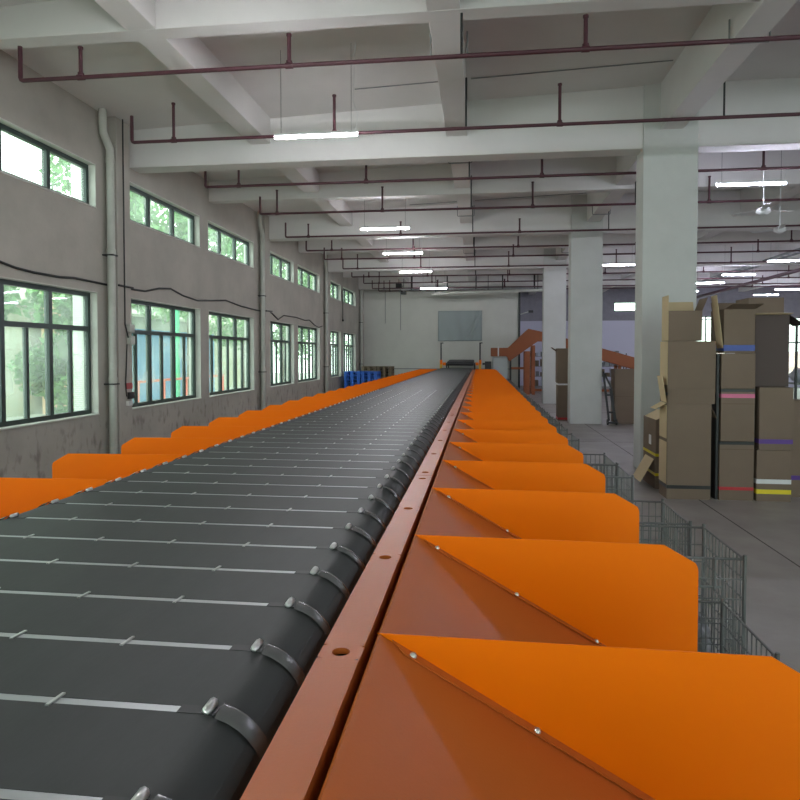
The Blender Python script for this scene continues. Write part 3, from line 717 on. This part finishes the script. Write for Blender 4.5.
sd = o.modifiers.new('thick', 'SOLIDIFY'); sd.thickness = .004
struct(MB().box(WX + .14, 1.72, 29.27, 29.3, .98, 1.02), 'trim_back', 'conduit')
struct(MB().box(1.66, 1.74, 29.22, 29.3, 0, 4.45), 'trim_corner', 'cable')
MB().tube([(-4.3, 29.28, 5.0), (-4.3, 29.28, 3.05)], .012, 6).build('wall_conduit', 'conduit', label='thin conduit down the back wall, the one nearer the corner', cat='conduit')
MB().tube([(-3.6, 29.28, 5.0), (-3.6, 29.28, 2.75)], .014, 6).build('wall_conduit', 'conduit', label='thin conduit down the back wall, longer one to the right', cat='conduit')
e = empty('wall_camera', (1.9, 29.3, 3.5), 'small white arm with a dark tip sticking out by the wall corner', 'camera')
MB().tube([(1.74, 29.25, 3.42), (2.1, 29.1, 3.52)], .025, 8).build('arm', 'white', e)
MB().box(2.08, 2.28, 29.0, 29.15, 3.48, 3.58).build('camera_body', 'black', e)

# infeed conveyor with gate posts
e = empty('infeed_conveyor', (-.85, 27.4, 0), 'black infeed belt feeding the far end of the sorter', 'conveyor')
MB().tube([(-1.36, 26.85, 1.27), (-.28, 26.85, 1.27)], .085, 16).build('drum', 'black', e)
m_ = MB(); m_.prism([(-1.36, 26.87, 1.35), (-1.36, 28.9, 1.42), (-1.36, 28.9, 1.30), (-1.36, 26.87, 1.19)], (1.08, 0, 0)); m_.build('belt', 'belt', e)
for x in (-1.42, -.26):
    MB().box(x, x + .04, 26.85, 28.9, 1.16, 1.30).build('side_frame', 'black', e)
    for y_ in (27.0, 28.7): MB().box(x, x + .04, y_, y_ + .06, 0, 1.16).build('support_leg', 'black', e)
for x in (-1.5, -.16): MB().box(x - .04, x + .08, 26.72, 26.84, 1.2, 1.32).build('bearing', 'fin', e)
e = empty('gate_frame', (-.8, 26.75, 0), 'pair of dark uprights with orange feet at the far end of the sorter', 'frame')
for x in (-1.62, -.02):
    MB().box(x - .03, x + .03, 26.9, 26.96, 0, 2.14).box(x - .03, x + .10, 26.9, 26.96, 2.10, 2.14).build('upright', 'black', e)
    MB().box(x - .05, x + .05, 26.82, 26.9, 0, 1.24).build('guard_post', 'yellowp', e)
    MB().box(x - .04, x + .06, 26.8, 26.9, 1.24, 1.42).build('sensor_block', 'fin', e)
e = empty('drive_unit', (.35, 27, 0), 'black drive unit between the gate frame and the grey cabinet', 'motor')
MB().box(.08, .42, 26.95, 27.05, 1.22, 1.3).build('beam', 'black', e)
MB().box(.18, .44, 26.9, 27.2, 0, 1.36).build('case', 'black', e)

# inclined red-brown conveyor
e = empty('incline_conveyor', (1.3, 27.3, 0), 'red-brown steel incline conveyor rising behind the pillars, then running down to the right', 'conveyor')
def K(pts): return [(x * 1.125, 1.65 + (z - 1.65) * 1.125) for x, z in pts]
low = K([(.38, 1.59), (.95, 1.59), (1.045, 1.41), (2.05, 2.13), (2.35, 2.13), (2.36, 2.02), (6.6, .80)])
top = K([(6.6, 1.20), (2.3, 2.44), (1.72, 2.57), (1.0, 1.88), (.38, 1.88)])
IY = 27.0
for y_ in (IY, IY + .9): MB().prism([(x, y_, z) for x, z in low + top], (0, .03, 0)).build('side_panel', 'oxide', e)
bl = K([(.40, 1.74), (1.0, 1.74), (1.78, 2.42), (2.3, 2.3), (6.6, 1.06)])
m_ = MB(); m_.prism([(x, IY + .03, z) for x, z in bl] + [(x, IY + .03, z - .08) for x, z in bl[::-1]], (0, .87, 0)); m_.build('belt', 'belt', e)
m_ = MB()
for q in (low, top):
    for a, b in zip(q[:-1], q[1:]): m_.bar((a[0], IY - .01, a[1]), (b[0], IY - .01, b[1]), .02)
m_.build('edge_flange', 'oxide', e)
for x, wl, zt in ((1.80, .21, 1.78), (2.09, .12, 2.02), (5.5, .12, 1.2), (6.6, .12, .85)):
    for y_ in (IY + .03, IY + .8): MB().box(x, x + wl, y_, y_ + .1, 0, zt).build('support_leg', 'oxide', e)
MB().box(1.19, 1.80, IY + .05, IY + .12, 1.04, 1.13).build('cross_brace', 'oxide', e)
MB().box(2.21, 5.5, IY + .05, IY + .12, .14, .24).build('cross_brace', 'oxide', e)
MB().box(1.19, 1.26, IY + .05, IY + .12, 0, 1.48).build('support_leg', 'black', e, label='black leg')
MB().box(.70, .75, IY - .08, IY - .02, 1.56, 1.98).build('push_button_post', 'white', e, label='white control post')
e2 = empty('control_cabinet', (.78, IY + .4, 0), 'pale grey control cabinet under the level end of the incline conveyor', 'cabinet')
MB().box(.50, 1.11, IY + .1, IY + .7, 0, 1.55).build('cabinet_body', 'cab', e2, bevel=.01)
MB().box(.53, 1.08, IY + .085, IY + .1, .08, 1.5).build('cabinet_door', 'cab', e2)
# shelving racks with goods behind the incline
def rack(x0, x1, y0, label, n=4):
    e = empty('storage_rack', ((x0 + x1) / 2, y0, 0), label, 'rack', 'storage racks behind the incline conveyor')
    for x in (x0, (x0 + x1) / 2, x1):
        for y_ in (y0, y0 + .5): MB().box(x - .02, x + .02, y_ - .02, y_ + .02, 0, 1.7).build('post', 'black', e)
    for k in range(n): MB().box(x0 - .02, x1 + .02, y0 - .02, y0 + .52, .2 + k * .45, .22 + k * .45).build('shelf_board', 'wire', e)
    return e
GD = ['card', 'whitet', 'bag', 'pbag', 'cab', 'wood']
for ri, (x0, x1, y0, lb) in enumerate(((2.2, 3.4, 29.8, 'left dark rack of mixed goods behind the red-brown legs'), (4.2, 6.4, 29.8, 'right dark rack of mixed goods behind the sloping red-brown conveyor'))):
    rack(x0, x1, y0, lb)
    for k in range(4):
        xx = x0 + .05
        i_ = 0
        while xx < x1 - .2:
            w_ = random.uniform(.1, .2); h_ = random.uniform(.12, .34); m_ = random.choice(GD)
            nm = {'card': 'small brown', 'whitet': 'small white', 'bag': 'dark grey', 'pbag': 'pale blue-grey', 'cab': 'light grey', 'wood': 'wood brown'}[m_]
            MB().box(xx, xx + w_, y0 + .06, y0 + .4, .2205 + k * .45, .22 + k * .45 + h_).build('storage_bin', m_, bevel=.01, label='%s bin, %s on the %s shelf of the %s rack' % (nm, ['first', 'second', 'third', 'fourth', 'fifth', 'sixth', 'seventh', 'eighth', 'ninth', 'tenth', 'eleventh', 'twelfth'][i_], ['lowest', 'second', 'third', 'top'][k], ['left', 'right'][ri]), cat='bin', group='goods on the racks')
            xx += w_ + random.uniform(.02, .1); i_ += 1

# pallets by the back-left corner
def pallet(x0, y0, z0, m, label, g, w_=1.0, d=.9, h=.14, name='pallet'):
    e = empty(name, (x0 + w_ / 2, y0 + d / 2, z0), label, 'pallet', g)
    m1 = MB()
    for k in range(6): yy = y0 + k * (d - .1) / 5; m1.box(x0, x0 + w_, yy, yy + .1, z0 + h - .025, z0 + h)
    m1.build('top_deck', m, e)
    for x in (x0, x0 + w_ / 2 - .06, x0 + w_ - .12):
        for yy in (y0, y0 + d / 2 - .05, y0 + d - .1): MB().box(x, x + .12, yy, yy + .1, z0 + .02, z0 + h - .025).build('block', m, e)
    for x in (x0, x0 + w_ / 2 - .06, x0 + w_ - .12): MB().box(x, x + .12, y0, y0 + d, z0, z0 + .02).build('bottom_board', m, e)
    return e
OR = ['bottom', 'second', 'third', 'fourth', 'fifth', 'sixth', 'topmost', 'topmost']
for s_, x in enumerate((-5.22, -4.55)):
    for k in range(7):
        pallet(x, 24.6, k * .142, 'pal', OR[k] + ' blue plastic pallet of the %s blue stack by the back corner' % ('left', 'right')[s_], 'blue plastic pallets', w_=.62, name='plastic_pallet')
for s_, x in enumerate((-5.02, -4.36)):
    for k in range(8):
        pallet(x, 27.2, k * .142, 'wood', (OR[k] if k != 6 else 'seventh') + ' wooden pallet of the %s wooden stack before the back wall' % ('left', 'right')[s_], 'wooden pallets', w_=.63, name='wooden_pallet')
# ------------------------------------------------------------------ cable, fuse boxes and signs on the left wall
pts = [(6.0, 2.80), (6.65, 2.709), (7.0, 2.66), (7.31, 2.645), (7.8, 2.645), (8.1, 2.67), (8.56, 2.665), (8.93, 2.66)]
m_ = MB(); m_.tube([(WX + .02 if y_ < 99 else WX + .03, y_, z) for y_, z in [(2.2, 2.85), (3.6, 2.66), (5, 2.74)] + pts], .016, 6)
m_.tube([(WX + .02, y_, z) for y_, z in [(9.33, 2.66), (9.95, 2.67), (10.4, 2.76), (10.82, 2.80), (11.3, 2.72), (11.9, 2.68), (12.54, 2.73), (13.3, 2.80), (14.2, 2.74), (15.2, 2.72), (15.5, 2.72)]], .016, 6)
m_.tube([(WX + .158, y_, z) for y_, z in [(8.94, 2.66), (9.33, 2.66)]], .016, 6)
m_.tube([(WX + .02, y_, z) for y_, z in [(15.95, 2.74), (16.4, 2.72), (16.9, 2.58), (17.4, 2.72), (18.6, 2.74), (19.6, 2.70), (20.1, 2.74), (20.8, 2.60), (21.3, 2.55), (21.8, 2.62)]], .016, 6)
m_.tube([(WX + .16, y_, z) for y_, z in [(15.5, 2.72), (15.97, 2.74)]], .016, 6)
m_.build('power_cable', 'cable', label='drooping black cable strung along the wall above the lower windows', cat='cable')
xq = WX + .14
e = empty('fuse_box', (xq, 9.4, 2.0), 'old grey fuse box on the nearest pilaster', 'fuse box')
MB().box(xq, xq + .06, 9.16, 9.30, 1.98, 2.1).build('case', 'pvc', e, bevel=.01)
MB().box(xq, xq + .07, 9.16, 9.30, 1.80, 1.93).build('switch_cover', 'pvc', e, bevel=.015)
MB().tube([(xq + .045, 9.05, 5.09), (xq + .045, 9.05, 2.1), (xq + .03, 9.16, 1.9)], .012, 6).build('fuse_box_wire', 'cable', e)
MB().tube([(xq + .01, 9.16, 1.8), (xq + .01, 9.11, 1.2), (xq + .01, 9.13, 1.02)], .009, 6).build('fuse_box_wire', 'cable', e)
MB().box(xq, xq + .01, 9.14, 9.30, 1.13, 1.22).build('wall_plaque', 'redsign', label='small red plaque on the nearest pilaster', cat='sign')
MB().box(xq, xq + .04, 9.17, 9.31, .98, 1.08).build('switch_box', 'black', label='small black switch box below the red plaque', cat='switch')
MB().box(xq, xq + .04, 9.13, 9.24, .88, .95).build('socket', 'white', label='small white socket below the black switch box', cat='socket')
MB().tube([(WX + .02, 24.9 + .25, 4.2), (WX + .02, 24.9 + .25, 3.0)], .012, 6).tube([(WX + .02, 25.15, 3.02), (WX + .02, 25.15, 2.95)], .04, 8).build('light_pull_cord', 'cable', label='dark cord hanging between the last two windows', cat='cord')

# ------------------------------------------------------------------ outside
struct(MB().box(-60, -5.64, -30, 70, -.6, -.4), 'ground_outside', 'ground')
struct(MB().box(-5.64, 40, 35.04, 70, -.6, -.4), 'ground_outside', 'ground')
struct(MB().box(-6.25, -5.66, 9.36, 9.56, -.4, 6), 'wall_outside_pier', 'tile')
def tree(x, y_, h, r, label, n=2600, low=.3):
    e = empty('leafy_tree', (x, y_, -.4), label, 'tree', 'trees outside the windows')
    MB().tube([(x, y_, -.4), (x + .05, y_, h * .4), (x, y_ + .1, h * .8)], [.12, .09, .04], 8).build('trunk', 'bark', e)
    mb = MB(); rnd = random.Random(int(x * 10 + y_ * 7))
    cl = [(x + rnd.uniform(-.6, .6) * r, y_ + rnd.uniform(-.6, .6) * r, low + r * .4 + (h - low - r * .5) * rnd.random(), r * rnd.uniform(.3, .5)) for _ in range(16)]
    for i in range(n):
        c = rnd.choice(cl); d = Vector((rnd.gauss(0, 1), rnd.gauss(0, 1), rnd.gauss(0, 1))).normalized() * c[3] * rnd.uniform(.6, 1.05)
        p = Vector(c[:3]) + d; s_ = rnd.uniform(.05, .11) * (1.7 if h > 4 else 1.3)
        a = Vector((rnd.gauss(0, 1), rnd.gauss(0, 1), rnd.gauss(0, 1))).normalized(); b = a.cross(Vector((rnd.gauss(0, 1), rnd.gauss(0, 1), rnd.gauss(0, 1)))).normalized()
        mb.add([p - a * s_, p + b * s_ * .5, p + a * s_, p - b * s_ * .5], [(0, 1, 2, 3)])
    mb.build('crown', 'leaf', e)
tr = [(-8.0, 7.6, 3.0, 1.2, 'bushy green tree outside the nearest window', .3, 5200), (-8.6, 13.1, 2.9, 1.1, 'green tree outside, seen through the right part of the nearest window', .3, 5200), (-9.6, 10.3, 3.0, 1.3, 'green tree filling the middle of the nearest window', .3, 5200),
      (-11.2, 19.6, 8.2, 2.3, 'tall tree whose crown shows in the second upper window', 2.8, 5000), (-11.5, 24.6, 8.4, 2.3, 'tall tree whose crown shows in the third upper window', 2.8, 5000), (-11.2, 29.8, 8.6, 2.4, 'tall tree outside, showing in the fourth upper window', 1.8, 5000),
      (-11.0, 35.5, 8.6, 2.5, 'tall tree outside, showing in the fifth upper window', 1.5, 5000), (-11.0, 42, 9.5, 2.8, 'distant tree outside the last windows', 1, 5000), (-11.0, 50, 10, 3.2, 'farthest tree outside the last windows', 1, 5000)]
for t_ in tr: tree(*t_[:4], t_[4], t_[6], t_[5])
e = empty('shed', (-18, 17, -.4), 'long corrugated shed with faded roof outside the windows', 'building')
MB().box(-22, -15.2, 8, 42, -.4, 3.4).build('wall', 'shed', e)
MB().prism([(-22.3, 7.8, 3.4), (-15, 7.8, 3.3), (-15, 7.8, 3.45), (-18.5, 7.8, 5.2), (-22.3, 7.8, 5.0)], (0, 34.4, 0)).build('roof', 'shed', e)
MB().box(-14.85, -14.4, 20.5, 23.5, -.4, 4.2).build('outbuilding', 'peach', label='peach plastered building outside beyond the shed', cat='building')
MB().box(-14.2, -14.0, 24.5, 33, -.4, 2.7).build('tarp_screen', 'tarpb', label='blue tarp screen outside, seen through the second lower window', cat='screen')
e = empty('railing', (-9, 18, -.4), 'coral red metal railing outside the second lower window', 'railing')
MB().bar((-8.6, 15.5, .95), (-8.6, 21, .95), .06).build('top_bar', 'railr', e)
for k in range(5): MB().bar((-8.6, 15.5 + k * 1.37, -.4), (-8.6, 15.5 + k * 1.37, .95), .05).build('post', 'railr', e)
MB().tube([(-8.9, 18.3, -.4), (-8.9, 18.3, 3.2)], .07, 8).build('signpost', 'greenp', label='green metal post outside beside the coral railing', cat='post')
MB().box(10, 20, 39, 39.4, -.4, 1.8).build('garden_wall', 'brick', label='salmon brick wall outside the far back windows', cat='wall')
